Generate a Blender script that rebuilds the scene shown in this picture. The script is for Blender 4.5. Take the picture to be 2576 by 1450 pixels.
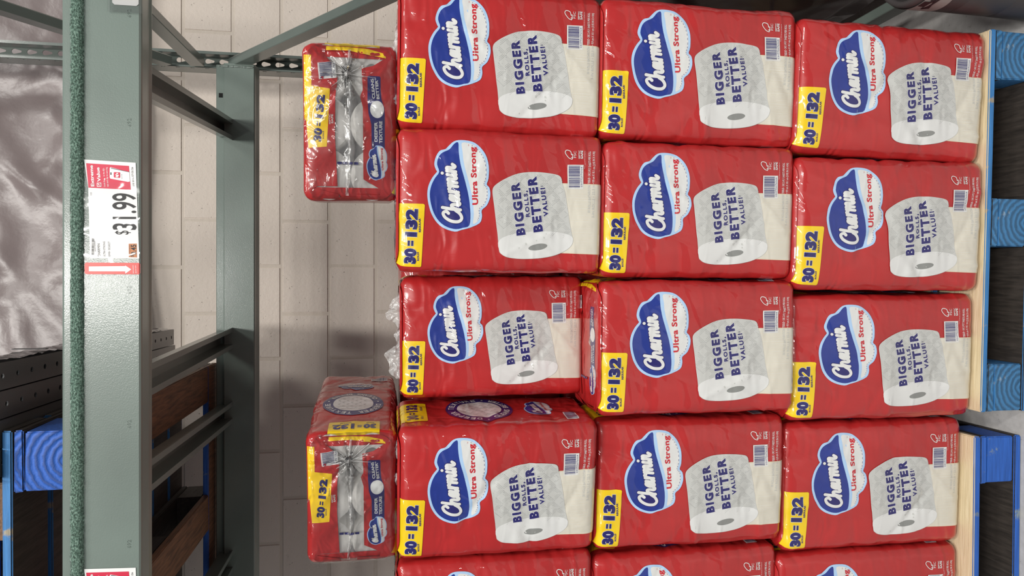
import bpy, bmesh, math, random
import numpy as np
from mathutils import Vector, Matrix
from mathutils.geometry import tessellate_polygon, delaunay_2d_cdt
for o in list(bpy.data.objects): bpy.data.objects.remove(o)
SC = bpy.context.scene
COL = SC.collection
PI = math.pi
# ------------------------------------------------------------------ camera, world, light, exposure
TH = math.radians(10)
cam = bpy.data.objects.new('camera', bpy.data.cameras.new('camera')); COL.objects.link(cam)
cam.data.sensor_width = 36; cam.data.lens = 1787/2576*36; cam.data.clip_start = .02
c_, s_ = math.cos(TH), math.sin(TH)
X = Vector((0, -s_, -c_)); Y = Vector((1, 0, 0)); Z = -Vector((0, c_, -s_))   # phone held sideways: picture right is down
M = Matrix((X, Y, Z)).transposed().to_4x4(); M.translation = Vector((0, -1.62, 1.655))
cam.matrix_world = M
SC.camera = cam
w = bpy.data.worlds.new('world'); SC.world = w; w.use_nodes = True
w.node_tree.nodes['Background'].inputs[0].default_value = (.93, .96, 1, 1)
w.node_tree.nodes['Background'].inputs[1].default_value = .26
def area(name, loc, size, energy, target, color=(1, .97, .92)):
    l = bpy.data.lights.new(name, 'AREA'); l.shape = 'RECTANGLE'; l.size, l.size_y = size; l.energy = energy; l.color = color
    o = bpy.data.objects.new(name, l); COL.objects.link(o); o.location = loc
    o.rotation_euler = (Vector(target)-Vector(loc)).to_track_quat('-Z', 'Y').to_euler()
    return o
for i, y in enumerate((-2.6, -5.6, -9.0, -13.0)):
    area('ceiling_lamp', (.15, y, 6.4), (.45, 1.4), (150, 300, 420, 520)[i], (.15, y+.6, 0))
area('ceiling_lamp', (2.6, -4.6, 6.4), (.45, 1.4), 170, (1.5, -3, 0))
area('ceiling_lamp', (-2.6, -4.6, 6.4), (.45, 1.4), 90, (-1.5, -3, 0))
SC.view_settings.view_transform = 'Standard'; SC.view_settings.look = 'None'; SC.view_settings.gamma = 1
SC.view_settings.exposure = -.45
SC.view_settings.use_curve_mapping = False
random.seed(4)
# ------------------------------------------------------------------ materials
def lin(h):
    v = [int(h[i:i+2], 16)/255 for i in (0, 2, 4)]
    return tuple(x/12.92 if x <= .04045 else ((x+.055)/1.055)**2.4 for x in v)+(1,)
class Mat:
    def __init__(s, name, rough=.5, **kw):
        s.m = bpy.data.materials.new(name); s.m.use_nodes = True; s.t = s.m.node_tree
        s.b = s.t.nodes['Principled BSDF']; s.b.inputs['Roughness'].default_value = rough
        for k, v in kw.items(): s.b.inputs[k.replace('_', ' ')].default_value = v
        s.tc = s.t.nodes.new('ShaderNodeTexCoord')
    def n(s, typ, inp={}, **kw):
        n = s.t.nodes.new(typ)
        for k, v in kw.items(): setattr(n, k, v)
        for k, v in inp.items():
            if isinstance(v, bpy.types.NodeSocket): s.t.links.new(v, n.inputs[k])
            else: n.inputs[k].default_value = v
        return n
    def map(s, scale=(1, 1, 1), loc=(0, 0, 0), rot=(0, 0, 0), src='Object'):
        return s.n('ShaderNodeMapping', {'Vector': s.tc.outputs[src], 'Scale': scale, 'Location': loc, 'Rotation': rot}).outputs[0]
    def map2(s, scale, rot):
        a = s.n('ShaderNodeMapping', {'Vector': s.tc.outputs['Object'], 'Rotation': rot}).outputs[0]
        return s.n('ShaderNodeMapping', {'Vector': a, 'Scale': scale}).outputs[0]
    def noise(s, scale, vec=None, detail=4, dist=0, typ='FBM', rough=.5):
        return s.n('ShaderNodeTexNoise', {'Vector': vec or s.tc.outputs['Object'], 'Scale': scale, 'Detail': detail, 'Distortion': dist, 'Roughness': rough}, noise_type=typ).outputs[0]
    def ramp(s, fac, stops):
        r = s.n('ShaderNodeValToRGB', {'Fac': fac}); e = r.color_ramp.elements
        while len(e) < len(stops): e.new(.5)
        for q, (p, c) in zip(e, stops): q.position = p; q.color = c if len(c) == 4 else c+(1,)
        return r.outputs[0]
    def mix(s, a, b, f):
        n = s.n('ShaderNodeMix', data_type='RGBA')
        for k, v in ((0, f), (6, a), (7, b)):
            if isinstance(v, bpy.types.NodeSocket): s.t.links.new(v, n.inputs[k])
            else: n.inputs[k].default_value = v
        return n.outputs[2]
    def color(s, v):
        if isinstance(v, bpy.types.NodeSocket): s.t.links.new(v, s.b.inputs['Base Color'])
        else: s.b.inputs['Base Color'].default_value = v
        return s
    def set(s, k, v): s.t.links.new(v, s.b.inputs[k]); return s
    def bump(s, h, strength=.3, dist=.002, prev=None, coat=False):
        d = {'Height': h, 'Strength': strength, 'Distance': dist}
        if prev: d['Normal'] = prev
        o = s.n('ShaderNodeBump', d).outputs[0]; s.t.links.new(o, s.b.inputs['Normal'])
        if coat: s.t.links.new(o, s.b.inputs['Coat Normal'])
        return o
G = (0, 0, 0, 1); WH = (1, 1, 1, 1)
def film(name, col, rough=.34, var=.12, coat=.8):
    m = Mat(name, rough, Coat_Weight=coat, Coat_Roughness=.07, Specular_IOR_Level=.35)
    c = lin(col) if isinstance(col, str) else col
    m.color(m.mix(c, tuple(x*.55 for x in c[:3])+(1,), m.ramp(m.noise(9, m.map((1, 1, .45)), 4), ((.35, G), (.75, (var*4,)*3+(1,))))))
    h1 = m.noise(7, m.map((1, 1, 3.2), rot=(.2, .25, .3)), 3, 1.2, 'RIDGED_MULTIFRACTAL', .45)
    h2 = m.noise(26, m.map((1.5, 1, .7)), 3, .7)
    b = m.bump(h1, .75, .006); m.bump(h2, .2, .003, b)
    cb = m.n('ShaderNodeBump', {'Height': m.noise(6, m.map2((.8, .8, 3.6), (0, .3, 0)), 3, .8, 'RIDGED_MULTIFRACTAL', .45), 'Strength': .8, 'Distance': .013}).outputs[0]
    cb = m.n('ShaderNodeBump', {'Height': m.noise(9, m.map2((3.2, 3.2, .6), (0, -.45, 0)), 3, .8, 'RIDGED_MULTIFRACTAL', .45), 'Strength': .6, 'Distance': .006, 'Normal': cb}).outputs[0]
    m.t.links.new(cb, m.b.inputs['Coat Normal'])
    return m.m
RED = film('red_film', (.48, .022, .023, 1))
YEL = film('yellow_film', (.95, .66, .012, 1)); WHT = film('white_print', (.72, .73, .72, 1), var=.02)
NAVY = film('navy_print', (.022, .020, .15, 1)); BLUE = film('blue_print', (.016, .038, .27, 1)); SKY = film('sky_print', (.42, .62, .88, 1), var=.03)
REDP = film('red_letters', (.60, .02, .035, 1)); MGREY = film('mid_grey_print', (.46, .47, .46, 1)); GREY = film('grey_print', (.28, .29, .28, 1)); CREAM = film('cream_print', (.74, .66, .50, 1), var=.05)
TAIL = film('tissue_print', (.70, .68, .60, 1), var=.02); LGREY = film('light_grey_print', (.56, .57, .55, 1), var=.02)
def clearfilm(name, alpha, rough=.12, b1=.9, scale=14, col=(.9, .9, .9, 1), milk=.5, refl=1.2, dist=.012):
    """clear film: see-through, mirror-like at creases, slightly milky where it folds"""
    m = Mat(name, rough); t = m.t; t.nodes.remove(m.b)
    h = m.noise(scale, None, 4, 1.5, 'RIDGED_MULTIFRACTAL', .5)
    nb = m.n('ShaderNodeBump', {'Height': h, 'Strength': b1, 'Distance': dist}).outputs[0]
    fr = m.n('ShaderNodeFresnel', {'IOR': 1.5, 'Normal': nb}).outputs[0]
    fr = m.n('ShaderNodeMath', {0: fr, 1: refl}, operation='MULTIPLY', use_clamp=True).outputs[0]
    df = m.n('ShaderNodeBsdfDiffuse', {'Color': col, 'Normal': nb}); tr = m.n('ShaderNodeBsdfTransparent', {}); gl = m.n('ShaderNodeBsdfGlossy', {'Roughness': rough, 'Normal': nb})
    k = m.ramp(h, ((.45, (alpha,)*3), (1, (milk,)*3)))
    a_ = m.n('ShaderNodeMixShader', {0: k, 1: tr.outputs[0], 2: df.outputs[0]}); c = m.n('ShaderNodeMixShader', {0: fr, 1: a_.outputs[0], 2: gl.outputs[0]})
    t.links.new(c.outputs[0], t.nodes['Material Output'].inputs['Surface'])
    return m.m
CLEAR = clearfilm('clear_film', .22, .12, .7, 11, milk=.55, refl=.8, dist=.008); CRUMP = clearfilm('crumpled_clear_film', .38, .15, 1, 26, milk=.7)
m = Mat('paper', .9); m.color(lin('F1EFEA')); m.bump(m.noise(300), .3, .001); PAPER = m.m
m = Mat('cardboard_core', .9); m.color(lin('5E544C')); CORE = m.m
def steel(name, col, rough=.33, peel=.12):
    m = Mat(name, rough, Coat_Weight=.6, Coat_Roughness=.13); c = lin(col)
    d = tuple(x*.8 for x in c[:3])+(1,)
    m.color(m.mix(c, d, m.ramp(m.noise(3.5, detail=6), ((.4, G), (.7, WH)))))
    b = m.bump(m.noise(420, detail=2), peel, .0012, coat=True)
    m.bump(m.noise(30, m.map((1, 1, 6)), 4, 2, 'RIDGED_MULTIFRACTAL'), .05, .001, b)
    return m.m
GREEN = steel('green_grey_enamel', '74827B'); DARKST = steel('dark_steel', '4A4B4C', .45)
GREEND = steel('green_grey_enamel_brace', '69756F', .38)
m = Mat('felt', .95, Sheen_Weight=.3); f = m.noise(230, m.map((1, 1.4, 1.4)), 3, 0, rough=.7)
m.color(m.ramp(f, ((.36, lin('283C31')), (.5, lin('4E6C5E')), (.68, lin('93B0A1'))))); m.bump(f, 1, .004); FELT = m.m
m = Mat('block_paint', .72); n1 = m.noise(1.2, detail=3)
m.color(m.mix(lin('E2D7CC'), lin('D6CBC0'), n1))
v = m.n('ShaderNodeTexVoronoi', {'Vector': m.map(src='Object'), 'Scale': 62., 'Randomness': 1.}).outputs[0]
pits = m.ramp(v, ((.0, G), (.16, WH))); gate = m.ramp(m.noise(19, detail=2), ((.52, WH), (.60, G)))
pm = m.n('ShaderNodeMix', {0: gate}, data_type='FLOAT'); m.t.links.new(pits, pm.inputs[2]); pm.inputs[3].default_value = 1
b = m.bump(pm.outputs[0], 1, .005); b = m.bump(m.noise(70, detail=5, rough=.65), .5, .005, b); m.bump(m.noise(9, detail=2), .3, .006, b); BLOCK = m.m
m = Mat('mortar', .8); m.color(lin('D2C8BC')); m.bump(m.noise(60), .5, .004); MORTAR = m.m
m = Mat('concrete_floor', .45)
sp = m.ramp(m.noise(55, detail=5, rough=.7), ((.28, lin('7B7876')), (.36, lin('B4B2B0')), (.7, lin('C2C0BE'))))
m.color(sp); m.bump(m.noise(40), .15, .002); FLOOR = m.m
def wood(name, base, dark, paint=None, worn=.5, rings=False, rough=.6, gscale=(3, 40, 40)):
    m = Mat(name, rough)
    if rings:
        vec = m.map((1, .05, 1), (.0, 0, .045))
        g = m.n('ShaderNodeTexWave', {'Vector': vec, 'Scale': 22., 'Distortion': 2.2, 'Detail': 3., 'Detail Scale': 3.}, wave_type='RINGS', rings_direction='Y').outputs[1]
    else: g = m.noise(4, m.map(gscale), 6, .4)
    c = m.mix(lin(base), lin(dark), m.ramp(g, ((.35, G), (.8, WH))))
    if paint:
        p = m.mix(lin(paint), tuple(x*.55 for x in lin(paint)[:3])+(1,), m.ramp(g, ((.3, G), (.9, WH))))
        wmask = m.ramp(m.noise(9, detail=7, rough=.7), ((worn, G), (worn+.05, WH)))
        c = m.mix(p, c, wmask)
    m.color(c); b = m.bump(g, .55, .003); m.bump(m.noise(60, detail=5), .25, .002, b)
    return m.m
BLUEW = wood('blue_painted_wood', 'B9B09A', '6D6250', '3F86C8', .60); BLUEE = wood('blue_painted_end_grain', '9FB0BC', '5C6C7A', '3D78A8', .62, True, .38)
BLUED = wood('deep_blue_painted_wood', '8A9CA8', '3C4C58', '2C66C4', .62); BLUEDE = wood('deep_blue_end_grain', '5F88B8', '2B4A78', '2660C0', .66, True)
RAW = wood('pale_raw_wood', 'E3D2B0', 'CFBA92', None); SHADEW = wood('shade_darkened_wood', '3E3834', '191614', None, gscale=(30, 3, 30)); BROWN = wood('weathered_brown_wood', '8A6446', '3A2A20', None, gscale=(30, 3, 30))  # dark wood: bare boards with the shade of pallet gaps in their colour
def flat(name, col, rough=.5, **kw):
    m = Mat(name, rough, **kw); m.color(lin(col)); m.bump(m.noise(40), .05, .001); return m.m
INK = flat('black_ink', '1B1B1E'); CARD = flat('white_card', 'EFEFEE', .4); PINK = flat('crimson_print', 'D22548', .4); ORANGE = flat('orange_print', 'C98252'); SIGNRED = flat('red_plastic', 'D8352C', .3)
INKG = flat('grey_ink', '55555A'); HOLDER = clearfilm('clear_plastic_sleeve', .01, .08, .2, 6, milk=.03, refl=.8, dist=.006)
m = Mat('grey_plastic_sheet', .3, Specular_IOR_Level=.5); m.color(m.mix(lin('958887'), lin('7C7170'), m.noise(2)))
b = m.bump(m.noise(2.2, m.map((1, 1, 1)), 5, 1.5, 'RIDGED_MULTIFRACTAL', .5), .7, .03); m.bump(m.noise(14, detail=4), .25, .01, b); SHEET = m.m
m = Mat('black_rubber', .5); m.color(m.mix(lin('3C3838'), lin('4B4848'), m.noise(6))); RUBBER = m.m
m = Mat('maroon_wrap', .35, Coat_Weight=.3); m.color(m.mix(lin('2B1518'), lin('4A2226'), m.noise(5))); m.bump(m.noise(12, detail=5, typ='RIDGED_MULTIFRACTAL'), .6, .01); MAROON = m.m
STICKER = flat('pale_sticker', '9A9490', .45)
# ------------------------------------------------------------------ object helpers
def put(name, mesh, parent=None, loc=None):
    o = bpy.data.objects.new(name, mesh); COL.objects.link(o)
    if parent: o.parent = parent
    if loc: o.location = loc
    return o
def empty(name, loc=(0, 0, 0), rot=(0, 0, 0)):
    o = bpy.data.objects.new(name, None); COL.objects.link(o); o.location = loc; o.rotation_euler = rot; o.empty_display_size = .05
    return o
def tag(o, label=None, cat=None, group=None, kind=None):
    for k, v in (('label', label), ('category', cat), ('group', group), ('kind', kind)):
        if v: o[k] = v
    return o
def mesh(name, vs, fs, mats, mi=None, smooth=False):
    me = bpy.data.meshes.new(name); me.from_pydata([tuple(v) for v in vs], [], fs)
    for q in mats: me.materials.append(q)
    if mi is not None: me.polygons.foreach_set('material_index', mi)
    if smooth: me.polygons.foreach_set('use_smooth', [True]*len(me.polygons))
    me.update(); return me
def boxmesh(name, sx, sy, sz, mat, bev=.003, jit=0, mat2=None):
    bm = bmesh.new(); bmesh.ops.create_cube(bm, size=1)
    for v in bm.verts: v.co = Vector((v.co.x*sx, v.co.y*sy, v.co.z*sz)) + Vector([random.uniform(-jit, jit) for _ in range(3)])
    if bev: bmesh.ops.bevel(bm, geom=bm.edges[:], offset=bev, segments=2, affect='EDGES')
    me = bpy.data.meshes.new(name); me.materials.append(mat)
    if mat2:
        me.materials.append(mat2)
        for f in bm.faces:
            if abs(f.normal.y) > .7: f.material_index = 1
    bm.to_mesh(me); bm.free(); return me
def extrude_profile(name, prof, x0, x1, mat, smooth=False):   # prof in (y,z), along x
    n = len(prof); vs = [(x0, y, z) for y, z in prof]+[(x1, y, z) for y, z in prof]
    fs = [(i, (i+1) % n, n+(i+1) % n, n+i) for i in range(n)]
    fs += [tuple(range(n-1, -1, -1)), tuple(range(n, 2*n))]
    me = mesh(name, vs, fs, [mat]); bm = bmesh.new(); bm.from_mesh(me); bmesh.ops.recalc_face_normals(bm, faces=bm.faces); bm.to_mesh(me); bm.free()
    return me
def bar_between(name, a, b, prof, mat, up=Vector((0, 0, 1))):  # prof in (side, up), swept from a to b
    a, b = Vector(a), Vector(b); d = (b-a); L = d.length; d.normalize(); side = d.cross(up).normalized(); u = side.cross(d)
    n = len(prof); vs = [tuple(p+side*s+u*t) for p in (a, b) for s, t in prof]
    fs = [(i, (i+1) % n, n+(i+1) % n, n+i) for i in range(n)]+[tuple(range(n-1, -1, -1)), tuple(range(n, 2*n))]
    me = mesh(name, vs, fs, [mat]); bm = bmesh.new(); bm.from_mesh(me); bmesh.ops.recalc_face_normals(bm, faces=bm.faces); bm.to_mesh(me); bm.free()
    return me
def chan(w, h, t=.004, flip=1):     # C profile
    return [(-w/2, 0), (w/2, 0), (w/2, h*flip), (w/2-t, h*flip), (w/2-t, t*flip), (-w/2+t, t*flip), (-w/2+t, h*flip), (-w/2, h*flip)]
# ------------------------------------------------------------------ flat print: polygons, strokes and lettering in 2D, laid on surfaces as thin layers
def catmull(pts, n=6, closed=True):
    out = []; N = len(pts); rng = range(N) if closed else range(N-1)
    for i in rng:
        g = (lambda k: Vector(pts[k % N])) if closed else (lambda k: Vector(pts[min(max(k, 0), N-1)]))
        p0, p1, p2, p3 = g(i-1), g(i), g(i+1), g(i+2)
        for k in range(n):
            t = k/n; out.append(.5*((2*p1)+(p2-p0)*t+(2*p0-5*p1+4*p2-p3)*t*t+(3*p1-p0-3*p2+p3)*t**3))
    if not closed: out.append(Vector(pts[-1]))
    return [(p.x, p.y) for p in out]
def union(vs, fs):
    r = delaunay_2d_cdt([Vector(v) for v in vs], [], [list(f) for f in fs], 1, 1e-6)
    return [tuple(v) for v in r[0]], [tuple(f) for f, o in zip(r[2], r[5]) if len(o)]
_fc = {}
def glyphs(s, off=0., res=3, spacing=1.):
    k = (s, off, res, spacing)
    if k in _fc: return _fc[k]
    cu = bpy.data.curves.new('t', 'FONT'); cu.body = s; cu.size = 1; cu.offset = off; cu.resolution_u = res; cu.fill_mode = 'FRONT'; cu.space_character = spacing
    o = bpy.data.objects.new('t', cu); COL.objects.link(o); dg = bpy.context.evaluated_depsgraph_get(); dg.update()
    me = bpy.data.meshes.new_from_object(o.evaluated_get(dg))
    vs = [(v.co.x, v.co.y) for v in me.vertices]; fs = [tuple(p.vertices) for p in me.polygons]
    bpy.data.objects.remove(o); bpy.data.curves.remove(cu); bpy.data.meshes.remove(me)
    _fc[k] = (vs, fs); return _fc[k]
CAPH = max(v[1] for v in glyphs('H')[0])
class Print:
    def __init__(s, tf=None): s.items = []; s.mats = []; s.tf = tf or (lambda x, y: (x, y))
    def add(s, vs, fs, mat, layer):
        if mat not in s.mats: s.mats.append(mat)
        s.items.append((vs, fs, s.mats.index(mat), layer))
    def poly(s, pts, mat, layer, smooth=0, holes=None, raw=False):
        if smooth: pts = catmull(pts, smooth)
        loops = [pts]+(holes or [])
        if not raw: loops = [[s.tf(*p) for p in l] for l in loops]
        flatv = [p for l in loops for p in l]
        fs = tessellate_polygon([[Vector((p[0], p[1], 0)) for p in l] for l in loops])
        s.add(flatv, [tuple(f) for f in fs], mat, layer)
    def ell(s, c, rx, ry, mat, layer, rot=0, n=40, raw=False):
        s.poly([(c[0]+rx*math.cos(a)*math.cos(rot)-ry*math.sin(a)*math.sin(rot), c[1]+rx*math.cos(a)*math.sin(rot)+ry*math.sin(a)*math.cos(rot)) for a in [2*PI*i/n for i in range(n)]], mat, layer, raw=raw)
    def strokes(s, lines, wid, mat, layer, raw=False, caps=True, merge=True):
        vs, fs = [], []
        for L in lines:
            L = [s.tf(*p) for p in L] if not raw else L
            for i, (a, b) in enumerate(zip(L, L[1:])):
                a, b = Vector(a), Vector(b); d = b-a
                if d.length < 1e-7: continue
                n_ = Vector((-d.y, d.x)).normalized()*wid/2; k = len(vs); vs += [tuple(a+n_), tuple(a-n_), tuple(b-n_), tuple(b+n_)]; fs.append((k, k+1, k+2, k+3))
            if caps:
                for p in L:
                    k = len(vs); vs += [(p[0]+wid/2*math.cos(2*PI*j/10), p[1]+wid/2*math.sin(2*PI*j/10)) for j in range(10)]; fs.append(tuple(range(k, k+10)))
        if merge: vs, fs = union(vs, fs)
        s.add(vs, fs, mat, layer)
    def text(s, body, p0, p1, cap, mat, layer, off=0., out=None, outw=.03, raw=False, res=3, shear=0., spacing=1.):
        if not raw:
            p0, p1 = s.tf(*p0), s.tf(*p1); cap = abs(cap)*s.k
        p0, p1 = Vector(p0), Vector(p1); d = p1-p0; L = d.length; d.normalize(); n_ = Vector((-d.y, d.x))
        v0, _ = glyphs(body, off, res, spacing); x0 = min(v[0] for v in v0); x1 = max(v[0] for v in v0)
        sx = L/(x1-x0); sy = cap/(CAPH+2*off)
        for o_, mt, ly in (((off+outw, out, layer), (off, mat, layer+1)) if out else ((off, mat, layer),)):
            vs, fs = glyphs(body, o_, res, spacing)
            vs2 = [tuple(p0+d*((v[0]-x0+shear*v[1])*sx)+n_*((v[1]+off)*sy)) for v in vs]
            if mt is out and out: vs2, fs = union(vs2, fs)
            s.add(vs2, fs, mt, ly)
    def arc(s, body, c, r, a0, a1, cap, mat, layer, off=.03, flip=False):
        n = len(body)
        for i, ch in enumerate(body):
            if ch == ' ': continue
            a = a0+(a1-a0)*(i+.5)/n; wch = abs(a1-a0)/n*r*(.4 if ch in "I*'" else .86)
            m_ = Vector((c[0]+r*math.cos(a), c[1]+r*math.sin(a))); t = Vector((math.sin(a), -math.cos(a)))*(1 if a1 < a0 else -1)
            s.text(ch, m_-t*wch/2, m_+t*wch/2, cap, mat, layer, off, raw=True, res=2)
    def barcode(s, c, w_, h_, ang, layer, seed=1, digits=None, raw=True, ink=None):
        ca, sa = math.cos(ang), math.sin(ang); f = lambda x, y: (c[0]+x*ca-y*sa, c[1]+x*sa+y*ca)
        s.poly([f(-w_/2, -h_/2), f(w_/2, -h_/2), f(w_/2, h_/2), f(-w_/2, h_/2)], WHT if ink is None else CARD, layer, raw=True)
        rn = random.Random(seed); x = -w_*.45; vs, fs = [], []
        while x < w_*.44:
            b = rn.choice((1, 1, 2, 3))*w_/110*1.15; k = len(vs); lo = -h_*.28 if digits else -h_*.42
            vs += [f(x, lo), f(x+b, lo), f(x+b, h_*.42), f(x, h_*.42)]; fs.append((k, k+1, k+2, k+3)); x += b+rn.choice((1, 1, 2))*w_/110*1.15
        s.add(vs, fs, ink or NAVY, layer+1)
        if digits: s.text(digits, f(-w_*.42, -h_*.44), f(w_*.42, -h_*.44), h_*.11, ink or NAVY, layer+1, 0, raw=True, res=1)
    # cut along a grid so the layers can follow a curved surface
    def cut(s, cell, x0, x1, y0, y1):
        s.cutd = []
        for vs, fs, mi, ly in s.items:
            bm = bmesh.new(); bv = [bm.verts.new((v[0], v[1], 0)) for v in vs]
            for f in fs:
                try: bm.faces.new([bv[i] for i in f])
                except ValueError: pass
            xs = [v[0] for v in vs]; ys = [v[1] for v in vs]
            for ax, lo, hi, o0 in ((0, min(xs), max(xs), x0), (1, min(ys), max(ys), y0)):
                k = math.floor((lo-o0)/cell)+1
                while o0+k*cell < hi:
                    no = (1, 0, 0) if ax == 0 else (0, 1, 0); co = (o0+k*cell, 0, 0) if ax == 0 else (0, o0+k*cell, 0)
                    bmesh.ops.bisect_plane(bm, geom=bm.verts[:]+bm.edges[:]+bm.faces[:], dist=1e-7, plane_co=co, plane_no=no); k += 1
            for f in bm.faces: f.normal_update()
            bm.verts.index_update()
            V = np.array([(v.co.x, v.co.y) for v in bm.verts]); F = [tuple(v.index for v in (f.verts if f.normal.z > 0 else reversed(f.verts[:]))) for f in bm.faces if f.calc_area() > 1e-10]
            bm.free(); s.cutd.append((V, F, mi, ly))
        return s
    def build(s, name, fn, base=.0009, step=.0003, lo=-9, hi=99):
        vs, fs, mi, ns, k = [], [], [], [], 0
        for V, F, m_, ly in s.cutd:
            if not len(V) or not lo <= ly < hi: continue
            P, N = fn(V); P = P+N*(base+step*ly); vs.append(P); ns.append(N); fs += [tuple(i+k for i in f) for f in F]; mi += [m_]*len(F); k += len(V)
        vs = np.concatenate(vs); ns = np.concatenate(ns)
        me = mesh(name, vs.tolist(), fs, s.mats, mi, True)
        me.normals_split_custom_set_from_vertices(ns.tolist())
        return me
    def flatmesh(s, name, lo=-9, layer=.0003, base=.0006, hi=99):       # upright plane facing -y
        vs, fs, mi = [], [], []
        for v, f, m_, ly in s.items:
            if not lo <= ly < hi: continue
            k = len(vs); vs += [(p[0], -(base+layer*ly), p[1]) for p in v]; fs += [tuple(i+k for i in q) for q in f]; mi += [m_]*len(f)
        me = mesh(name, vs, fs, s.mats, mi)
        bm = bmesh.new(); bm.from_mesh(me)
        for f in bm.faces:
            f.normal_update()
            if f.normal.y > 0: f.normal_flip()
        bm.to_mesh(me); bm.free(); return me
# ------------------------------------------------------------------ setting
fl = put('floor', boxmesh('floor', 9, 8, .1, FLOOR, 0)); fl.location = (0, -.3, -.05); fl['kind'] = 'structure'
wb = put('wall_back', boxmesh('wall_back', 9, .15, 4.4, MORTAR, 0)); wb.location = (0, 1.63+.075+.0045, 2.2); wb['kind'] = 'structure'
bh, bw = .2032, .406
bmsh = boxmesh('block', bw-.008, .02, bh-.008, BLOCK, .0042)
zj = 2.111
for r in range(-10, 8):
    z = zj+(r+.5)*bh
    if z < .05 or z > 3.75: continue
    off = .093 if r % 2 == 0 else -.111
    off += random.uniform(-.004, .004)
    for k in range(-5, 6):
        x = off+(k+.5)*bw
        if -2.1 < x < 2.1: put('block', bmsh, wb, (x, .01-.075-.0045+random.uniform(0, .0015), z-2.2))
# grey sheeting over the upper wall
nx, nz = 180, 60; vs = []; rs = random.Random(3)
folds = [(rs.uniform(-2, 2), rs.uniform(2.7, 3.6), rs.uniform(0, PI), rs.uniform(.012, .035), rs.uniform(.004, .014)) for _ in range(44)]
for j in range(nz+1):
    for i in range(nx+1):
        x = -2.3+4.4*i/nx; z = 2.70+1.3*j/nz+.015*math.sin(x*7); y = 1.50+.025*math.sin(x*3.1+z*2)
        for fx, fz, fa, fw, fh in folds:
            d = (x-fx)*math.cos(fa)+(z-fz)*math.sin(fa); y -= fh*math.exp(-(d/fw/2)**2)*math.exp(-((x-fx)**2+(z-fz)**2)/.35)
        vs.append((x, y, z))
fs = [(j*(nx+1)+i, j*(nx+1)+i+1, (j+1)*(nx+1)+i+1, (j+1)*(nx+1)+i) for j in range(nz) for i in range(nx)]
sh = put('plastic_sheet', mesh('plastic_sheet', vs, fs, [SHEET], smooth=True))
md = sh.modifiers.new('solid', 'SOLIDIFY'); md.thickness = .004
tag(sh, 'crinkled grey plastic sheeting covering the upper block wall above the shelf', 'plastic sheet')
# ------------------------------------------------------------------ rack
rk = empty('pallet_rack', (.8, 1.15, 0)); tag(rk, 'green-grey enamelled steel pallet rack with felt-lined front beam and rear keyhole upright', 'rack')
def rput(name, me):
    o = put(name, me, rk); o.matrix_parent_inverse = Matrix.Translation((-.8, -1.15, 0)); return o
fb = [(-.120, 2.134), (-.1195, 2.268), (-.116, 2.2725), (-.075, 2.2725), (-.075, 2.235), (-.045, 2.235), (-.041, 2.231), (-.041, 2.134), (-.052, 2.131), (-.06, 2.134), (-.075, 2.134), (-.08, 2.131), (-.112, 2.130), (-.117, 2.131)]
o = rput('front_beam', extrude_profile('front_beam', fb, -1.75, .811, GREEN))
# felt strip as a slightly uneven band
n = 500; vs = []; r0 = random.Random(8)
prof = [(-.1195, 2.2545), (-.125, 2.2555), (-.1275, 2.251), (-.128, 2.243), (-.127, 2.236), (-.1195, 2.2325)]
for i in range(n+1):
    for y, z in prof: vs.append((-1.75+2.52*i/n, y+r0.uniform(-.0006, .0006)*(y < -.121), z+r0.uniform(-.0009, .0009)))
fs = [(i*6+k, i*6+k+1, i*6+k+7, i*6+k+6) for i in range(n) for k in range(5)]
o = rput('felt_strip', mesh('felt_strip', vs, fs, [FELT], smooth=True)); tag(o, 'fuzzy green felt strip')
rb = [(1.080, 2.1300), (1.080, 2.231), (1.084, 2.2345), (1.104, 2.2345), (1.104, 2.262), (1.108, 2.265), (1.146, 2.265), (1.146, 2.125), (1.136, 2.120), (1.124, 2.123), (1.112, 2.121), (1.100, 2.125), (1.084, 2.127)]
rput('rear_beam', extrude_profile('rear_beam', rb, -1.75, .811, GREEN))
# weld line & square punched hole
m = Mat('dark_hole', .9); m.color((.004, .004, .004, 1)); HOLE = m.m
o = rput('punched_hole', boxmesh('punched_hole', .016, .002, .013, HOLE, 0)); o.location = (.70, 1.1035, 2.2485)
lh = []
wl = []
for i in range(18): wl.append((.742-.004*i+random.uniform(-.001, .001), 2.19))
vs = [];
for i in range(26):
    z = 2.135+i*.0045; k = .0035+random.uniform(0, .002); vs.append((z, k))
bm = bmesh.new()
for z, k in vs: bmesh.ops.create_icosphere(bm, subdivisions=1, radius=k, matrix=Matrix.Translation((.800, 1.080, z)))
me = bpy.data.meshes.new('weld_bead'); me.materials.append(GREEN); bm.to_mesh(me); bm.free(); rput('weld_bead', me)
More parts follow.
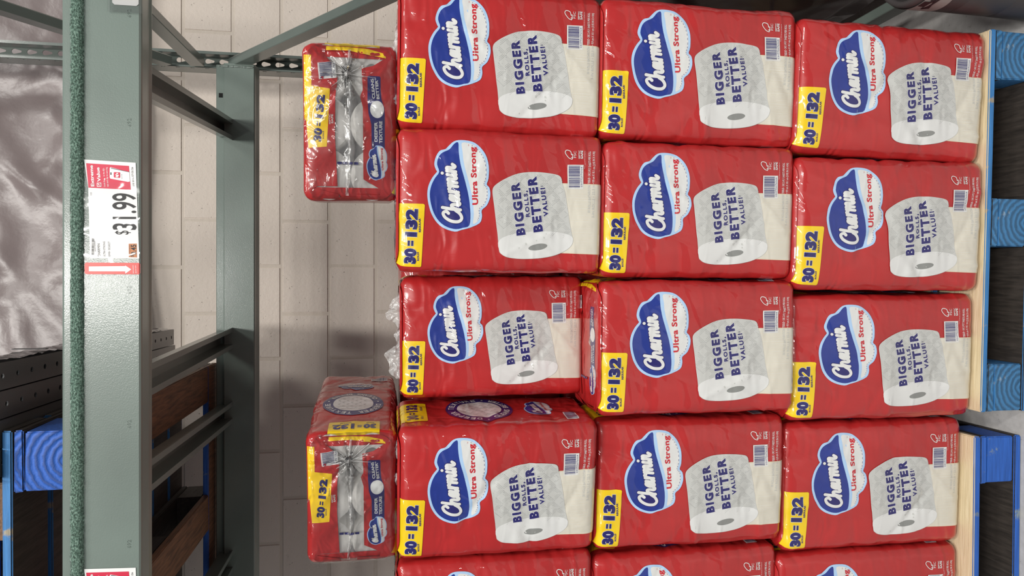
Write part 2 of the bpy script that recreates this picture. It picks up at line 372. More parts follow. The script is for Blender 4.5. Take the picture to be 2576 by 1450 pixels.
# upright columns: C channel open to the aisle with keyhole web
def plate_cell(w_, h_, hole, t):
    outer = [(-w_/2, 0), (w_/2, 0), (w_/2, h_), (-w_/2, h_)]
    fs = tessellate_polygon([[Vector((a, b, 0)) for a, b in outer], [Vector((a, b, 0)) for a, b in hole]])
    P = outer+hole; vs = [(a, 0, b) for a, b in P]+[(a, t, b) for a, b in P]; n_ = len(P)
    F = [tuple(f) for f in fs]+[tuple(i+n_ for i in reversed(f)) for f in fs]; h0 = 4; m_ = len(hole)
    F += [(h0+i, h0+(i+1) % m_, n_+h0+(i+1) % m_, n_+h0+i) for i in range(m_)]
    return vs, F
key = []
for i in range(10): a = -PI*.12+PI*1.24*i/9; key.append((.0095*math.cos(a), .034+.0095*math.sin(a)))
for i in range(5): a = PI+PI*i/4; key.append((.0045*math.cos(a), .0145+.0045*math.sin(a)))
slot = [(-.003, .016), (.003, .016), (.003, .030), (-.003, .030)]
def column(x, y0, name):
    vs, fs = [], []
    def cells(cell, M_):
        v, f = cell
        for r in range(71):
            k = len(vs); vs.extend([tuple(M_ @ Vector((p[0], p[1], p[2]+r*.0508))) for p in v]); fs.extend([tuple(i+k for i in q) for q in f])
    W = .061
    cells(plate_cell(W, .0508, [(a+.014, b) for a, b in key], .003), Matrix.Translation((x, y0+.07, 0)))
    for sx in (-1, 1):
        cells(plate_cell(.07, .0508, [(a+.022, b) for a, b in slot], .003), Matrix.Translation((x+sx*(W/2-(.0 if sx < 0 else .003)), y0+.035, 0)) @ Matrix.Rotation(-PI/2, 4, 'Z'))
    for sx in (-1, 1):
        k = len(vs); x0 = x+sx*W/2; x1 = x0-sx*(.010 if sx > 0 else .005)
        vs.extend([(x0, y0, 0), (x1, y0, 0), (x1, y0+.003, 0), (x0, y0+.003, 0), (x0, y0, 3.6), (x1, y0, 3.6), (x1, y0+.003, 3.6), (x0, y0+.003, 3.6)])
        fs.extend([(k, k+1, k+5, k+4), (k+1, k+2, k+6, k+5), (k+2, k+3, k+7, k+6), (k+3, k, k+4, k+7)])
    me = mesh(name, vs, fs, [GREEND]); bm = bmesh.new(); bm.from_mesh(me); bmesh.ops.remove_doubles(bm, verts=bm.verts, dist=1e-5); bmesh.ops.recalc_face_normals(bm, faces=bm.faces); bm.to_mesh(me); bm.free()
    return me
rput('upright', column(.8425, 1.15, 'upright')); rput('upright', column(.8425, -.115, 'upright'))
def brace(a, b, w_=.042):
    me = bar_between('brace', a, b, [(-.016, -w_/2+.004), (-.012, -w_/2), (.014, -w_/2), (.016, -w_/2+.002), (.016, w_/2-.002), (.014, w_/2), (-.012, w_/2), (-.016, w_/2-.004)], GREEND)
    rput('brace', me)
bx = .825
brace((bx, 1.13, 2.335), (bx, -.08, 2.40), .05)
brace((bx, 1.13, 2.205), (bx, -.09, 1.275), .05)
brace((bx, 1.14, 2.44), (bx, -.09, 3.36), .05)
brace((bx, -.09, 1.20), (bx, 1.13, .30), .05)
brace((bx, 1.13, .187), (bx, -.08, .187), .05)
for xa, xb in ((.462, .575), (-.225, -.180), (-.441, -.449), (-.985, -.985)):
    me = bar_between('skid_bar', (xa, -.062, 2.202), (xb, 1.112, 2.202), [(-.026, .050), (-.026, .004), (-.038, .004), (-.038, 0), (-.022, 0), (-.022, .046), (.022, .046), (.022, 0), (.038, 0), (.038, .004), (.026, .004), (.026, .050)], GREEND)
    o = rput('skid_bar', me)
# stamped digits on the beam face
for i, x in enumerate((.53-.0, .316, -.012, -.275, -.51)):
    p = Print(); p.text('692', (0, 0), (.0165, 0), .0072, GREEN, 0, .0, raw=True, res=1)
    me = p.flatmesh('stamped_digits', base=.0003); o = rput('stamped_digits', me); o.location = (x, -.1200, 2.1485)
    mdd = o.modifiers.new('s', 'SOLIDIFY'); mdd.thickness = .0003; mdd.offset = 1
# ------------------------------------------------------------------ post guard, floor corner
pg = empty('post_guard', (.815, -.09, 0)); tag(pg, 'dark grey rubber post guard around rack foot at right of the pile', 'post guard')
def lathe(name, prof, seg, mat):
    vs = [(r*math.cos(2*PI*k/seg), r*math.sin(2*PI*k/seg), z) for r, z in prof for k in range(seg)]
    fs = [(j*seg+k, j*seg+(k+1) % seg, (j+1)*seg+(k+1) % seg, (j+1)*seg+k) for j in range(len(prof)-1) for k in range(seg)]
    return mesh(name, vs, fs, [mat], smooth=True)
put('sleeve', lathe('sleeve', [(.134, 0), (.135, .01), (.130, .15), (.129, .153), (.129, .156), (.130, .16), (.128, .27), (.127, .273), (.128, .276), (.126, .39), (.122, .402), (.112, .402), (.11, .39), (.11, .0)], 48, RUBBER), pg)
vs = []; N_ = 24
for j in range(9):
    for i in range(N_+1):
        a = PI*.70+PI*.62*i/N_; zt = .386; zb = .386-.07*math.sqrt(max(0, 1-((i/N_-.45)/.62)**2)); z = zb+(zt-zb)*j/8
        vs.append((.1285*math.cos(a), .1285*math.sin(a), z))
put('sticker', mesh('sticker', vs, [(j*(N_+1)+i, j*(N_+1)+i+1, (j+1)*(N_+1)+i+1, (j+1)*(N_+1)+i) for j in range(8) for i in range(N_)], [STICKER], smooth=True), pg)
arrow = [(-.03, .0), (-.012, .006), (-.012, .022), (.012, .022), (.012, .008), (.032, .014), (.02, -.002), (.03, -.014), (0, -.008), (-.02, -.016)]
tri = tessellate_polygon([[Vector((a, b, 0)) for a, b in arrow]]); vs = []
for a, b in arrow:
    an = PI*1.03+a/.13; vs.append((.1300*math.cos(an), .1300*math.sin(an), .362+b))
put('emblem', mesh('emblem', vs, [tuple(t) for t in tri], [INK]), pg)
# wrapped dark load behind the rack frame
bm = bmesh.new(); bmesh.ops.create_cube(bm, size=1); bmesh.ops.subdivide_edges(bm, edges=bm.edges[:], cuts=14, use_grid_fill=True)
rr = random.Random(5)
for v in bm.verts:
    p = v.co.copy(); r_ = 1-.06*max(0, (abs(p.x)*2)**6+(abs(p.y)*2)**6-1)
    v.co = Vector((p.x*r_*.8, p.y*r_*1.0, p.z*1.05))+Vector((rr.uniform(-1, 1), rr.uniform(-1, 1), 0))*.007
me = bpy.data.meshes.new('wrapped_load'); me.materials.append(MAROON); bm.to_mesh(me); bm.free()
for p_ in me.polygons: p_.use_smooth = True
o = put('wrapped_load', me); o.location = (1.30, .70, .145+.525); tag(o, 'dark maroon film-wrapped load behind the rack frame beside the pile', 'wrapped load')
# ------------------------------------------------------------------ pallets
def pallet(loc, rotz, W, D, H, label, deck, edge, blk, blk_end, under, name='wooden_pallet', group=None, topm=None):
    r = empty(name, loc, (0, 0, rotz)); tag(r, label, 'pallet', group)
    # origin: front left corner on the ground, x right, y back
    tb = .02; hb = H-3*tb+.004
    def bx_(nm, x0, x1, y0, y1, z0, z1, mat, mat2=None, jit=.0012):
        me = boxmesh(nm, x1-x0, y1-y0, z1-z0, mat, .0028, jit, mat2); o = put(nm, me, r, ((x0+x1)/2, (y0+y1)/2, (z0+z1)/2)); return o
    z2 = H-tb; z1 = z2-tb
    nb = 7; bwid = .150; gap = (D-nb*bwid)/(nb-1)
    for k in range(nb):
        y0 = k*(bwid+gap)
        bx_('deck_board', 0, W, y0, y0+bwid, z2, H, (topm or deck) if k else deck, edge)
    bwx = .125
    xs = [(0, bwx), (W/2-bwx/2, W/2+bwx/2), (W-bwx, W)]
    for x0, x1 in xs: bx_('stringer_board', x0, x1, .002, D-.002, z1, z2-.0005, SHADEW, blk_end)
    for x0, x1 in xs:
        for y0 in (.003, D/2-.07, D-.143): bx_('block', x0+.002, x1-.002, y0, y0+.14, tb, z1-.0005, blk if y0 < .01 else SHADEW, blk_end if y0 < .01 else SHADEW)
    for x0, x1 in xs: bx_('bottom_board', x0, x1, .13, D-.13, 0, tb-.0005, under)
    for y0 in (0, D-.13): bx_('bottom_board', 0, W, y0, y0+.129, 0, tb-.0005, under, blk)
    return r
pallet((-.322, -.022, 0), -.030, .982, 1.2, .144, 'worn blue wooden pallet with pale bare deck board under the right three columns', RAW, BLUEW, BLUEW, BLUEE, SHADEW)
pallet((-1.42, .012, 0), -.012, 1.03, 1.2, .142, 'bright blue wooden pallet under the left columns of the pile', RAW, BLUED, BLUED, BLUED, SHADEW, topm=BLUED)
pallet((-1.318, -.03, 2.274), -.01, 1.03, 1.2, .142, 'blue and brown empty pallet resting on the rack shelf, block ends showing', SHADEW, BLUEW, BLUED, BLUEDE, BROWN, topm=SHADEW)
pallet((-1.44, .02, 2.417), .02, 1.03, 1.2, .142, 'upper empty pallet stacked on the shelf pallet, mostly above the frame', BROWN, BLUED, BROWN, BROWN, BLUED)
for k in range(2, 7):  # unseen pallets, added above the frame to shade the rear beam
    pallet((-1.40+.02*(k % 3), -.02+.015*(k % 2), 2.274+.143*k), .01*(k % 2), 1.03, 1.2, .142, 'empty wooden pallet added above the frame to shade the rear beam', BROWN, BLUED, BLUED, BROWN, SHADEW, group='added shading pallets')
# perforated steel bundle on the shelf
sb = empty('steel_bundle', (-.265, -.06, 2.418)); tag(sb, 'film-wrapped bundle of dark perforated steel posts lying on the shelf pallet edge', 'steel posts')
for i, (x, z) in enumerate(((-.087, 0), (-.029, 0), (.029, 0), (.087, 0), (-.087, .058), (-.029, .058), (.029, .058))):
    vs, fs = [], []
    cell = plate_cell(.055, .06, [(.006*math.cos(a), .03+.006*math.sin(a)) for a in [2*PI*k/8 for k in range(8)]], .003)
    for a_, tr in ((0, (0, 0, 0)), (1, (0, 0, .052)), (2, (.0275, 0, .0275)), (3, (-.0245, 0, .0275))):
        MM = Matrix.Translation(tr) @ (Matrix.Rotation(PI/2, 4, 'Y') if a_ > 1 else Matrix.Identity(4)) @ Matrix.Rotation(-PI/2, 4, 'X')
        for r_ in range(20):
            k = len(vs); vs += [tuple(MM @ Vector((p[0], p[1], p[2]+r_*.06))) for p in cell[0]]; fs += [tuple(q+k for q in f) for f in cell[1]]
    put('perforated_post', mesh('perforated_post', vs, fs, [DARKST]), sb, (x, .008*(i % 3), z+.003))
vs = []; NN = 60
for j in range(NN+1):
    y = -.01+1.16*j/NN
    for x, z in ((-.122, .004), (-.124, .06), (-.119, .120), (-.03, .124), (.062, .121), (.075, .09), (.119, .062), (.122, .03), (.119, .003)): vs.append((x+random.uniform(-.003, .003), y, z+random.uniform(-.003, .003)))
put('film_wrap', mesh('film_wrap', vs, [(j*9+k, j*9+k+1, j*9+k+10, j*9+k+9) for j in range(NN) for k in range(8)], [clearfilm('wrap_film', .3, .2, .8, 20, (.5, .48, .46, 1))], smooth=True), sb)
for y in (.22, .8):
    put('strap', bar_between('strap', (-.124, y, .128), (.06, y, .128), [(-.008, 0), (.008, 0), (.008, .0015), (-.008, .0015)], INK), sb)
    put('strap', bar_between('strap', (.126, y, .0), (.126, y, .07), [(-.008, 0), (.008, 0), (.008, .0015), (-.008, .0015)], INK, Vector((1, 0, 0))), sb)
# ------------------------------------------------------------------ price signs on the beam
def sx(x, y): return ((1225-y)/3.625*7.82e-4, (785-x)/3.625*7.17e-4)
SK = 7.17e-4/3.625
def price_sign(loc, label):
    r = empty('price_sign', loc); tag(r, label, 'price sign', None)
    p = Print(sx); p.k = SK
    p.poly([(272, 195), (742, 212), (775, 1083), (325, 1083), (310, 450)], CARD, 0)
    cd = put('card', p.flatmesh('card'), r)
    p = Print(sx); p.k = SK
    p.poly([(292, 228), (680, 242), (697, 458), (312, 448)], PINK, 1)
    p.text('Extreme', (366, 435), (352, 245), 30, CARD, 2, .03, res=3); p.text('Value', (424, 392), (412, 262), 30, CARD, 2, .03)
    p.poly([(388, 402), (428, 400), (430, 436), (390, 438)], CARD, 2); p.poly([(394, 407), (422, 406), (424, 430), (396, 432)], PINK, 3); p.strokes([[(403, 420), (415, 424), (400, 410)]], 5*SK, CARD, 4)
    p.text("Look for     in the BJ's", (466, 436), (456, 268), 15, CARD, 2); p.text('app and clip to save big', (494, 436), (484, 260), 15, CARD, 2)
    p.poly([(454, 372), (465, 372), (466, 360), (455, 360)], CARD, 2)
    p.poly([(512, 258), (685, 300), (690, 384), (672, 388), (512, 362), (505, 350), (505, 268)], CARD, 2); p.poly([(518, 264), (683, 296), (684, 300), (516, 270)], INKG, 3)
    p.poly([(543, 305), (550, 302), (597, 303), (601, 308), (601, 348), (596, 354), (548, 352), (543, 346)], PINK, 3); p.text("BJ's", (585, 348), (583, 308), 24, CARD, 4, .05); p.poly([(512, 305), (521, 306), (521, 328), (512, 328)], INK, 3)
    p.text('See the App', (620, 362), (617, 318), 7, INKG, 3)
    op = put('offer_panel', p.flatmesh('offer_panel', hi=2), r); put('lettering', p.flatmesh('lettering', lo=2), op)
    p = Print(sx); p.k = SK
    p.text('Valid thru 07/05/26', (730, 443), (718, 252), 17, INK, 1); p.text('31.99', (748, 822), (743, 490), 214, INK, 1, .015, res=4); p.text('$', (676, 866), (676, 830), 122, INK, 1, .0)
    p.text('CHARMIN', (419, 1068), (414, 950), 21, INK, 1); p.text('ULTRA STRONG', (464, 1068), (461, 930), 16, INKG, 1); p.text('30MR+ 30/242CT', (510, 1068), (506, 930), 16, INKG, 1); p.text('122', (342, 515), (340, 490), 12, INKG, 1)
    bc = sx(352, 975); p.barcode(bc, .036, .0042, -.02, 1, 7, ink=INK); p.text('003077209664', (378, 1020), (372, 925), 8, INKG, 1)
    put('lettering', p.flatmesh('lettering'), cd)
    p = Print(sx); p.k = SK
    p.poly([(678, 948), (752, 946), (754, 1072), (680, 1070)], ORANGE, 1); p.text('0.45', (748, 1048), (746, 955), 48, INK, 2, .02); p.text('$', (722, 1066), (722, 1050), 26, INK, 2); p.text('UNIT PRICE PER ROLL', (692, 1062), (690, 955), 7, INKG, 2)
    put('unit_price', p.flatmesh('unit_price'), r)
    # red strip as a real 3D holder end
    a = sx(282, 1226); b = sx(788, 1122)
    me = boxmesh('red_strip', b[0]-a[0], .004, a[1]-b[1], SIGNRED, .0018); st = put('red_strip', me, r, ((a[0]+b[0])/2, -.003, (a[1]+b[1])/2))
    p = Print(sx); p.k = SK
    p.poly([(325, 1157), (655, 1152), (655, 1146), (710, 1182), (655, 1220), (655, 1200), (325, 1200)], CARD, 0)
    p.text('MERCHANDISE', (735, 1218), (731, 1144), 10, CARD, 0); p.text('BELOW SIGN', (758, 1214), (754, 1146), 10, CARD, 0)
    o = put('arrow', p.flatmesh('arrow', base=.0024), st); o.location = (-(a[0]+b[0])/2, .0, -(a[1]+b[1])/2); o['label'] = 'white downward arrow'
    # clear sleeve
    a = sx(275, 1122); b = sx(785, 395); vs = []; r1 = random.Random(2)
    for j in range(13):
        for i in range(25): vs.append((a[0]+(b[0]-a[0])*i/24, -.004-.0012*math.sin(i*.7)*math.sin(j*.5)+r1.uniform(-.0004, .0004), a[1]+(b[1]-a[1])*j/12))
    put('clear_sleeve', mesh('clear_sleeve', vs, [(j*25+i, j*25+i+1, (j+1)*25+i+1, (j+1)*25+i) for j in range(12) for i in range(24)], [HOLDER], smooth=True), r)
    return r
price_sign((.027, -.1205, 2.131), 'white price card reading $31.99 with red arrow strip, middle of the front beam')
price_sign((-.767, -.1205, 2.131), 'second price card further left on the beam, cut off by the frame')
r = empty('price_sign', (.545, -.1205, 2.134)); tag(r, 'pale card in a clear holder at far right end of the front beam', 'price sign')
p = Print(); p.poly([(.008, .004), (.012, 0), (.14, 0), (.14, .048), (.012, .048), (.008, .044)], CARD, 1, raw=True); put('card', p.flatmesh('card'), r)
p = Print(); p.poly([(.10, .006), (.138, .006), (.138, .04), (.10, .04)], PINK, 2, raw=True); put('offer_panel', p.flatmesh('offer_panel'), r)
put('clear_sleeve', boxmesh('clear_sleeve', .15, .002, .062, HOLDER, 0), r, (.068, -.003, .024))
# ------------------------------------------------------------------ toilet paper packs
W, H, D, RC = .325, .49, .235, .024
CELL = .008
def crop(x, y): return ((1315-y)*W/1165, H-(x-395)*H/1670)
KC = H/1670
def logo(p, full=True, mats=None):
    """cloud badge; p.tf maps the crop frame"""
    outer = [(893, 240), (835, 253), (790, 295), (768, 317), (725, 332), (695, 380), (683, 440), (698, 487), (704, 500), (670, 545), (640, 610), (630, 680), (640, 760), (665, 840), (710, 910), (770, 955), (850, 978), (905, 962), (965, 945), (1045, 905), (1063, 850), (1060, 800), (1100, 760), (1125, 690), (1120, 620), (1098, 590), (1112, 540), (1112, 440), (1085, 350), (1040, 290), (980, 250)]
    navy = [(868, 262), (838, 272), (800, 318), (745, 347), (715, 385), (705, 440), (722, 500), (690, 550), (662, 610), (650, 680), (660, 760), (685, 835), (728, 900), (790, 942), (858, 958), (915, 945), (962, 925), (970, 830), (955, 700), (922, 560), (886, 430), (872, 330)]
    white = [(898, 262), (902, 330), (915, 430), (950, 560), (983, 700), (997, 830), (992, 912), (1030, 890), (1045, 850), (1043, 795), (1083, 755), (1106, 690), (1103, 622), (1080, 590), (1095, 535), (1093, 440), (1068, 362), (1030, 308), (975, 270)]
    p.poly(outer, SKY, 1, 3); p.poly(navy, BLUE, 2, 3); p.poly(white, WHT, 2, 3)
    dash = catmull([(q[0]-(q[0]-960)*.045, q[1]-(q[1]-600)*.03) for q in white[7:]], 5, False)
    if full: p.strokes([dash[i:i+2] for i in range(0, len(dash)-1, 2)], .0009, BLUE, 3, caps=False, merge=False)
    L = [[(1.0, 1.35), (1.2, 1.6), (1.0, 1.95), (.5, 1.75), (.12, 1.1), (.12, .35), (.5, -.02), (1.0, .12), (1.35, .55)],
         [(1.62, 1.95), (1.5, 1.1), (1.42, .02)], [(1.45, .3), (1.65, .82), (1.92, .92), (2.0, .6), (1.95, .15), (2.15, .0), (2.4, .3)],
         [(2.95, .88), (2.62, .98), (2.4, .55), (2.5, .06), (2.75, .08), (2.95, .5), (3.02, .95)], [(3.0, .85), (2.93, .2), (3.08, .0), (3.3, .3)],
         [(3.42, .98), (3.38, .0)], [(3.4, .35), (3.52, .82), (3.72, 1.0), (3.84, .82)],
         [(4.08, .98), (4.02, 0)], [(4.05, .35), (4.25, .92), (4.45, .85), (4.44, .02)], [(4.46, .35), (4.68, .92), (4.88, .85), (4.85, .2), (4.97, 0), (5.12, .2)],
         [(5.34, .98), (5.25, .25), (5.36, 0), (5.55, .25)], [(5.46, 1.48), (5.47, 1.5)],
         [(5.74, .98), (5.68, 0)], [(5.7, .35), (5.93, .92), (6.14, .85), (6.1, .2), (6.28, 0), (6.5, .28)]]
    # baseline from (905,905) to (842,430) in the crop frame
    ux, uy = (842-905)/6.6, (430-905)/6.6; q = math.hypot(ux, uy); vx, vy = -q*.97, q*.135
    conv = lambda a, b: (905+ux*(a+.16*b)+vx*b, 905+uy*(a+.16*b)+vy*b)
    lines = [[conv(*t) for t in catmull(l, 5, False)] for l in L]
    k = p.k*q
    p.strokes(lines, .50*k, NAVY, 3); p.strokes(lines, .33*k, WHT, 4)
    p.text('Ultra Strong', (1030, 757), (1003, 292), 46, REDP, 3, .038, spacing=1.08)
    if full: p.text('TM', (955, 288), (954, 274), 8, REDP, 3)
def inside(pt, poly):
    x, y = pt; r = False
    for (x1, y1), (x2, y2) in zip(poly, poly[1:]+poly[:1]):
        if (y1 > y) != (y2 > y) and x < (x2-x1)*(y-y1)/(y2-y1)+x1: r = not r
    return r
def n30(p, a, b, cap, layer=2, off=.075, out=None, outw=.02, raw=False, res=4):
    f = lambda t: (a[0]+(b[0]-a[0])*t, a[1]+(b[1]-a[1])*t)
    for st, t0, t1 in (('30', 0, .285), ('=', .328, .425), ('132', .495, 1)):
        p.text(st, f(t0), f(t1), cap, NAVY, layer, off if st != '=' else off*.35, out, outw, raw=raw, res=res, spacing=1.06)
PR = {}
# front label
p = Print(crop); p.k = KC
p.poly([(391, 757), (600, 760), (608, 764), (612, 772), (588, 1268), (584, 1276), (576, 1279), (391, 1272)], YEL, 1)
n30(p, (545, 1247), (560, 803), 92, 3, .075, WHT, .02)
p.text('ROLLS', (571, 1218), (568, 1148), 15, NAVY, 2, .05); p.text('REGULAR', (583, 988), (580, 876), 16, NAVY, 2, .05); p.text('TM', (572, 877), (572, 870), 5, NAVY, 2)
PR['roll_count_label'] = ('f', p)
p = Print(crop); p.k = KC; logo(p); PR['logo'] = ('f', p)
# printed roll with loose sheet
p = Print(crop); p.k = KC
p.poly([(1700, 560), (2062, 560), (2064, 575), (2060, 1150), (1700, 1140)], CREAM, 0); p.poly([(1700, 568), (2056, 572), (2052, 1142), (1700, 1132)], TAIL, 1)
ln = [[(1735+random.uniform(0, 20), y+random.uniform(-2, 2)), (1900, y+random.uniform(-3, 3)), (2045+random.uniform(-30, 0), y+random.uniform(-2, 2))] for y in range(585, 1130, 11)]
p.strokes(ln, .0005, CREAM, 2, caps=False, merge=False)
roll = [(1143, 640), (1162, 598), (1230, 548), (1320, 503), (1400, 482), (1500, 475), (1600, 481), (1680, 494), (1708, 518), (1716, 560), (1738, 640), (1765, 780), (1785, 900), (1805, 990), (1815, 1035), (1803, 1075), (1765, 1112), (1690, 1150), (1600, 1175), (1480, 1190), (1350, 1191), (1262, 1178), (1218, 1152), (1202, 1120), (1190, 1000), (1176, 900), (1160, 780), (1148, 700)]
rs_ = catmull(roll, 3); p.poly(rs_, LGREY, 3)
p.poly([(1194, 1062), (1230, 1020), (1330, 985), (1470, 965), (1620, 962), (1740, 975), (1806, 1002), (1813, 1035), (1800, 1075), (1763, 1110), (1690, 1147), (1600, 1172), (1480, 1187), (1350, 1188), (1262, 1175), (1220, 1150), (1204, 1120)], WHT, 4, 2)
p.ell((1518, 1092), 78, 26, GREY, 5, -.17)
qs = []
for i in range(-3, 9):
    for j in range(0, 9):
        cx, cy = 1150+i*110+(55 if j % 2 else 0)-j*4, 490+j*66
        for dd in (0, 16, 32):
            for sgn in (-1, 1):
                L = [(cx, cy+sgn*(60-dd)), (cx+62-dd, cy+sgn*4)]
                if all(inside(t, rs_) for t in L) and cy < 975: qs.append(L)
p.strokes(qs, .0006, MGREY, 4, caps=False, merge=False)
dots = []
for _ in range(260):
    a = (random.uniform(1160, 1790), random.uniform(490, 960))
    if inside(a, rs_) and a[1] < 930: dots.append([a, (a[0]+5, a[1]+2)])
p.strokes(dots, .0008, MGREY, 4, caps=False, merge=False)
for s_t, a, b, cp_, of in (('BIGGER', (1416, 993), (1360, 562), 74, .06), ('ROLLS,', (1450, 845), (1424, 632), 34, .055), ('BETTER', (1560, 963), (1500, 508), 78, .06), ('VALUE!', (1602, 835), (1568, 602), 39, .055)):
    p.text(s_t, a, b, cp_, NAVY, 6, of, WHT, .045 if cp_ > 50 else .06, res=4, spacing=1.32)
p.text('‡', (1550, 598), (1549, 586), 14, NAVY, 6)
PR['printed_roll'] = ('f', p)
# small print, bottom right of front
p = Print(crop); p.k = KC
b0 = crop(1825, 505); p.barcode(b0, 200*W/1165, 132*KC, .02, 2, 3, '030772076064'); PR['barcode'] = ('f', p)
p = Print(crop); p.k = KC
tree = catmull([(1795, 360), (1770, 350), (1745, 320), (1738, 300), (1750, 285), (1772, 288), (1785, 298), (1790, 322)], 4, False)
p.strokes([tree, [(1790, 322), (1800, 318), (1800, 345), (1790, 345)], [(1795, 360), (1802, 346)]], .0017, WHT, 1)
p.text('FSC', (1829, 347), (1829, 290), 19, WHT, 1); p.text('SEPTIC', (1862, 354), (1862, 284), 14, WHT, 1, .02); p.text('SAFE', (1885, 354), (1885, 284), 18, WHT, 1, .03)
p.text('Tissue rolls may vary in package size', (1903, 436), (1903, 288), 6, WHT, 1)
p.text('TISSUE \u2022 242 2-PLY SHEETS PER ROLL', (1951, 558), (1951, 288), 20, WHT, 1, .01); p.text('\u2022 9.9 cm X 10.1 cm (3.92 IN X 4 IN)', (1987, 556), (1987, 288), 20, WHT, 1, .01)
PR['small_print'] = ('f', p)
p = Print(crop); p.k = KC
p.text('30 ROLLS BATHROOM', (1951, 800), (1951, 568), 20, LGREY, 3, .01); p.text('3-IN ROLLS \u2022 22.3 m', (1987, 840), (1987, 566), 20, LGREY, 3, .01)
PR['sheet_lettering'] = ('f', p)
# right side face
p = Print(); cx = W+D*.52
p.poly([(W+.045, H-.003), (W+.178, H-.003), (W+.178, H-.068), (W+.174, H-.072), (W+.049, H-.072), (W+.045, H-.068)], YEL, 1, raw=True)
n30(p, (W+.055, H-.050), (W+.168, H-.050), .028, 2, .065, raw=True, res=3); p.text('ROLLS', (W+.06, H-.062), (W+.08, H-.062), .006, NAVY, 2, .02, raw=True); p.text('REGULAR', (W+.12, H-.062), (W+.15, H-.062), .006, NAVY, 2, .02, raw=True)
PR['side_roll_count_label'] = ('s', p)
p = Print(); cc = (cx, H-.207)
p.ell(cc, .086, .086, NAVY, 1, n=56, raw=True); p.ell(cc, .057, .057, WHT, 2, n=48, raw=True)
p.arc('DEEPER TEXTURE', cc, .0645, PI*1.0, PI*.0, .015, WHT, 2); p.arc('CLEANS BETTER', cc, .0785, PI*1.14, PI*1.86, .015, WHT, 2)
for a in (PI*1.07, -PI*.07): p.ell((cc[0]+.072*math.cos(a), cc[1]+.072*math.sin(a)), .003, .003, WHT, 2, n=8, raw=True)
zz = []
for i in range(-4, 5):
    for j in range(-4, 5):
        a = (cc[0]+i*.012, cc[1]+j*.012)
        if math.hypot(a[0]-cc[0], a[1]-cc[1]) < .046: zz += [[a, (a[0]+.007, a[1]+(.007 if (i+j) % 2 else -.007))]]
p.strokes(zz, .0008, GREY, 3, raw=True, caps=False, merge=False)
PR['side_badge'] = ('s', p)
p = Print(lambda x, y: (cx+(600-y)*.00015, H-.36-(x-880)*.00015)); p.k = .00015; logo(p, False)
p.barcode((W+.05, H-.43), .052, .03, 0, 1, 5, None); PR['side_logo'] = ('s', p)
# left side: plain label and badge
# end face
EC = lambda x, y: ((700-y)*W/1270, (490-x)*D/790)
def endprints():
    P_ = {}
    win = [(240, 112), (480, 104), (790, 150), (690, 215), (590, 240), (600, 420), (575, 470), (600, 560), (602, 1165), (755, 1250), (745, 1296), (540, 1296), (535, 1322), (392, 1322), (385, 1296), (175, 1250), (205, 1232), (378, 1230), (360, 800), (365, 500), (385, 330), (330, 200)]
    a, b = W/2, D/2; rr_ = .045; out = []
    for sx_, sy_, a0 in ((1, 1, 0), (-1, 1, PI/2), (-1, -1, PI), (1, -1, 1.5*PI)):
        for k in range(7): t = a0+PI/2*k/6; out.append((sx_*(a-rr_)+rr_*math.cos(t), sy_*(b-rr_)+rr_*math.sin(t)))
    p = Print(EC); p.k = D/790
    p.poly(out, RED, 0, holes=[[EC(*q) for q in win]], raw=True); P_['end_wrap'] = p
    p = Print(EC); p.k = D/790
    p.poly([(104, 150), (165, 152), (165, 400), (320, 420), (290, 900), (135, 915), (118, 682), (104, 680)], YEL, 1); p.poly([(290, 74), (480, 72), (650, 80), (790, 112), (800, 148), (480, 101), (290, 106)], YEL, 1)
    n30(p, (243, 862), (280, 475), 68, 2, .065, res=3); p.text('ROLLS', (268, 835), (266, 770), 13, NAVY, 2, .02); p.text('REGULAR', (296, 640), (302, 560), 11, NAVY, 2); P_['end_roll_count_label'] = p
    p = Print(EC); p.k = D/790
    p.text('SEPTIC', (324, 712), (322, 628), 13, WHT, 1, .02); p.text('SAFE', (347, 705), (345, 628), 17, WHT, 1, .03)
    P_['end_lettering'] = p; p = Print(EC)
    c0 = EC(298, 272); p.barcode(c0, 135*W/1270, 150*D/790, .10, 1, 11, '07720966'); P_['end_barcode'] = p
    p = Print(EC); p.k = D/790
    p.poly([(640, 305), (650, 298), (745, 300), (752, 310), (752, 400), (760, 490), (785, 560), (788, 620), (788, 900), (675, 900), (672, 700), (648, 610), (640, 500)], NAVY, 1)
    p.ell((722, 575), 60, 72, WHT, 2); p.text('CLEANS', (706, 485), (692, 320), 25, WHT, 2, .03); p.text('BETTER*', (743, 488), (727, 313), 25, WHT, 2, .03); p.text('DEEPER', (726, 845), (724, 680), 27, WHT, 2, .03); p.text('TEXTURE', (768, 857), (766, 670), 27, WHT, 2, .03); P_['end_badge'] = p
    p = Print(lambda x, y: EC(722+(x-880)*.37, 1020+(y-600)*.40)); p.k = .37*D/790; logo(p, False); P_['end_logo'] = p
    p = Print(EC); p.k = D/790
    for k in range(4): p.poly([(378+k*47, 1022), (418+k*47, 1022), (418+k*47, 1044), (378+k*47, 1044)], NAVY, 1)
    P_['registration_marks'] = p
    return P_
EP = endprints()
for k, (t, p) in PR.items(): p.cut(CELL, 0, 0, 0, 0)
for k, p in EP.items(): p.cut(.009, 0, 0, 0, 0)
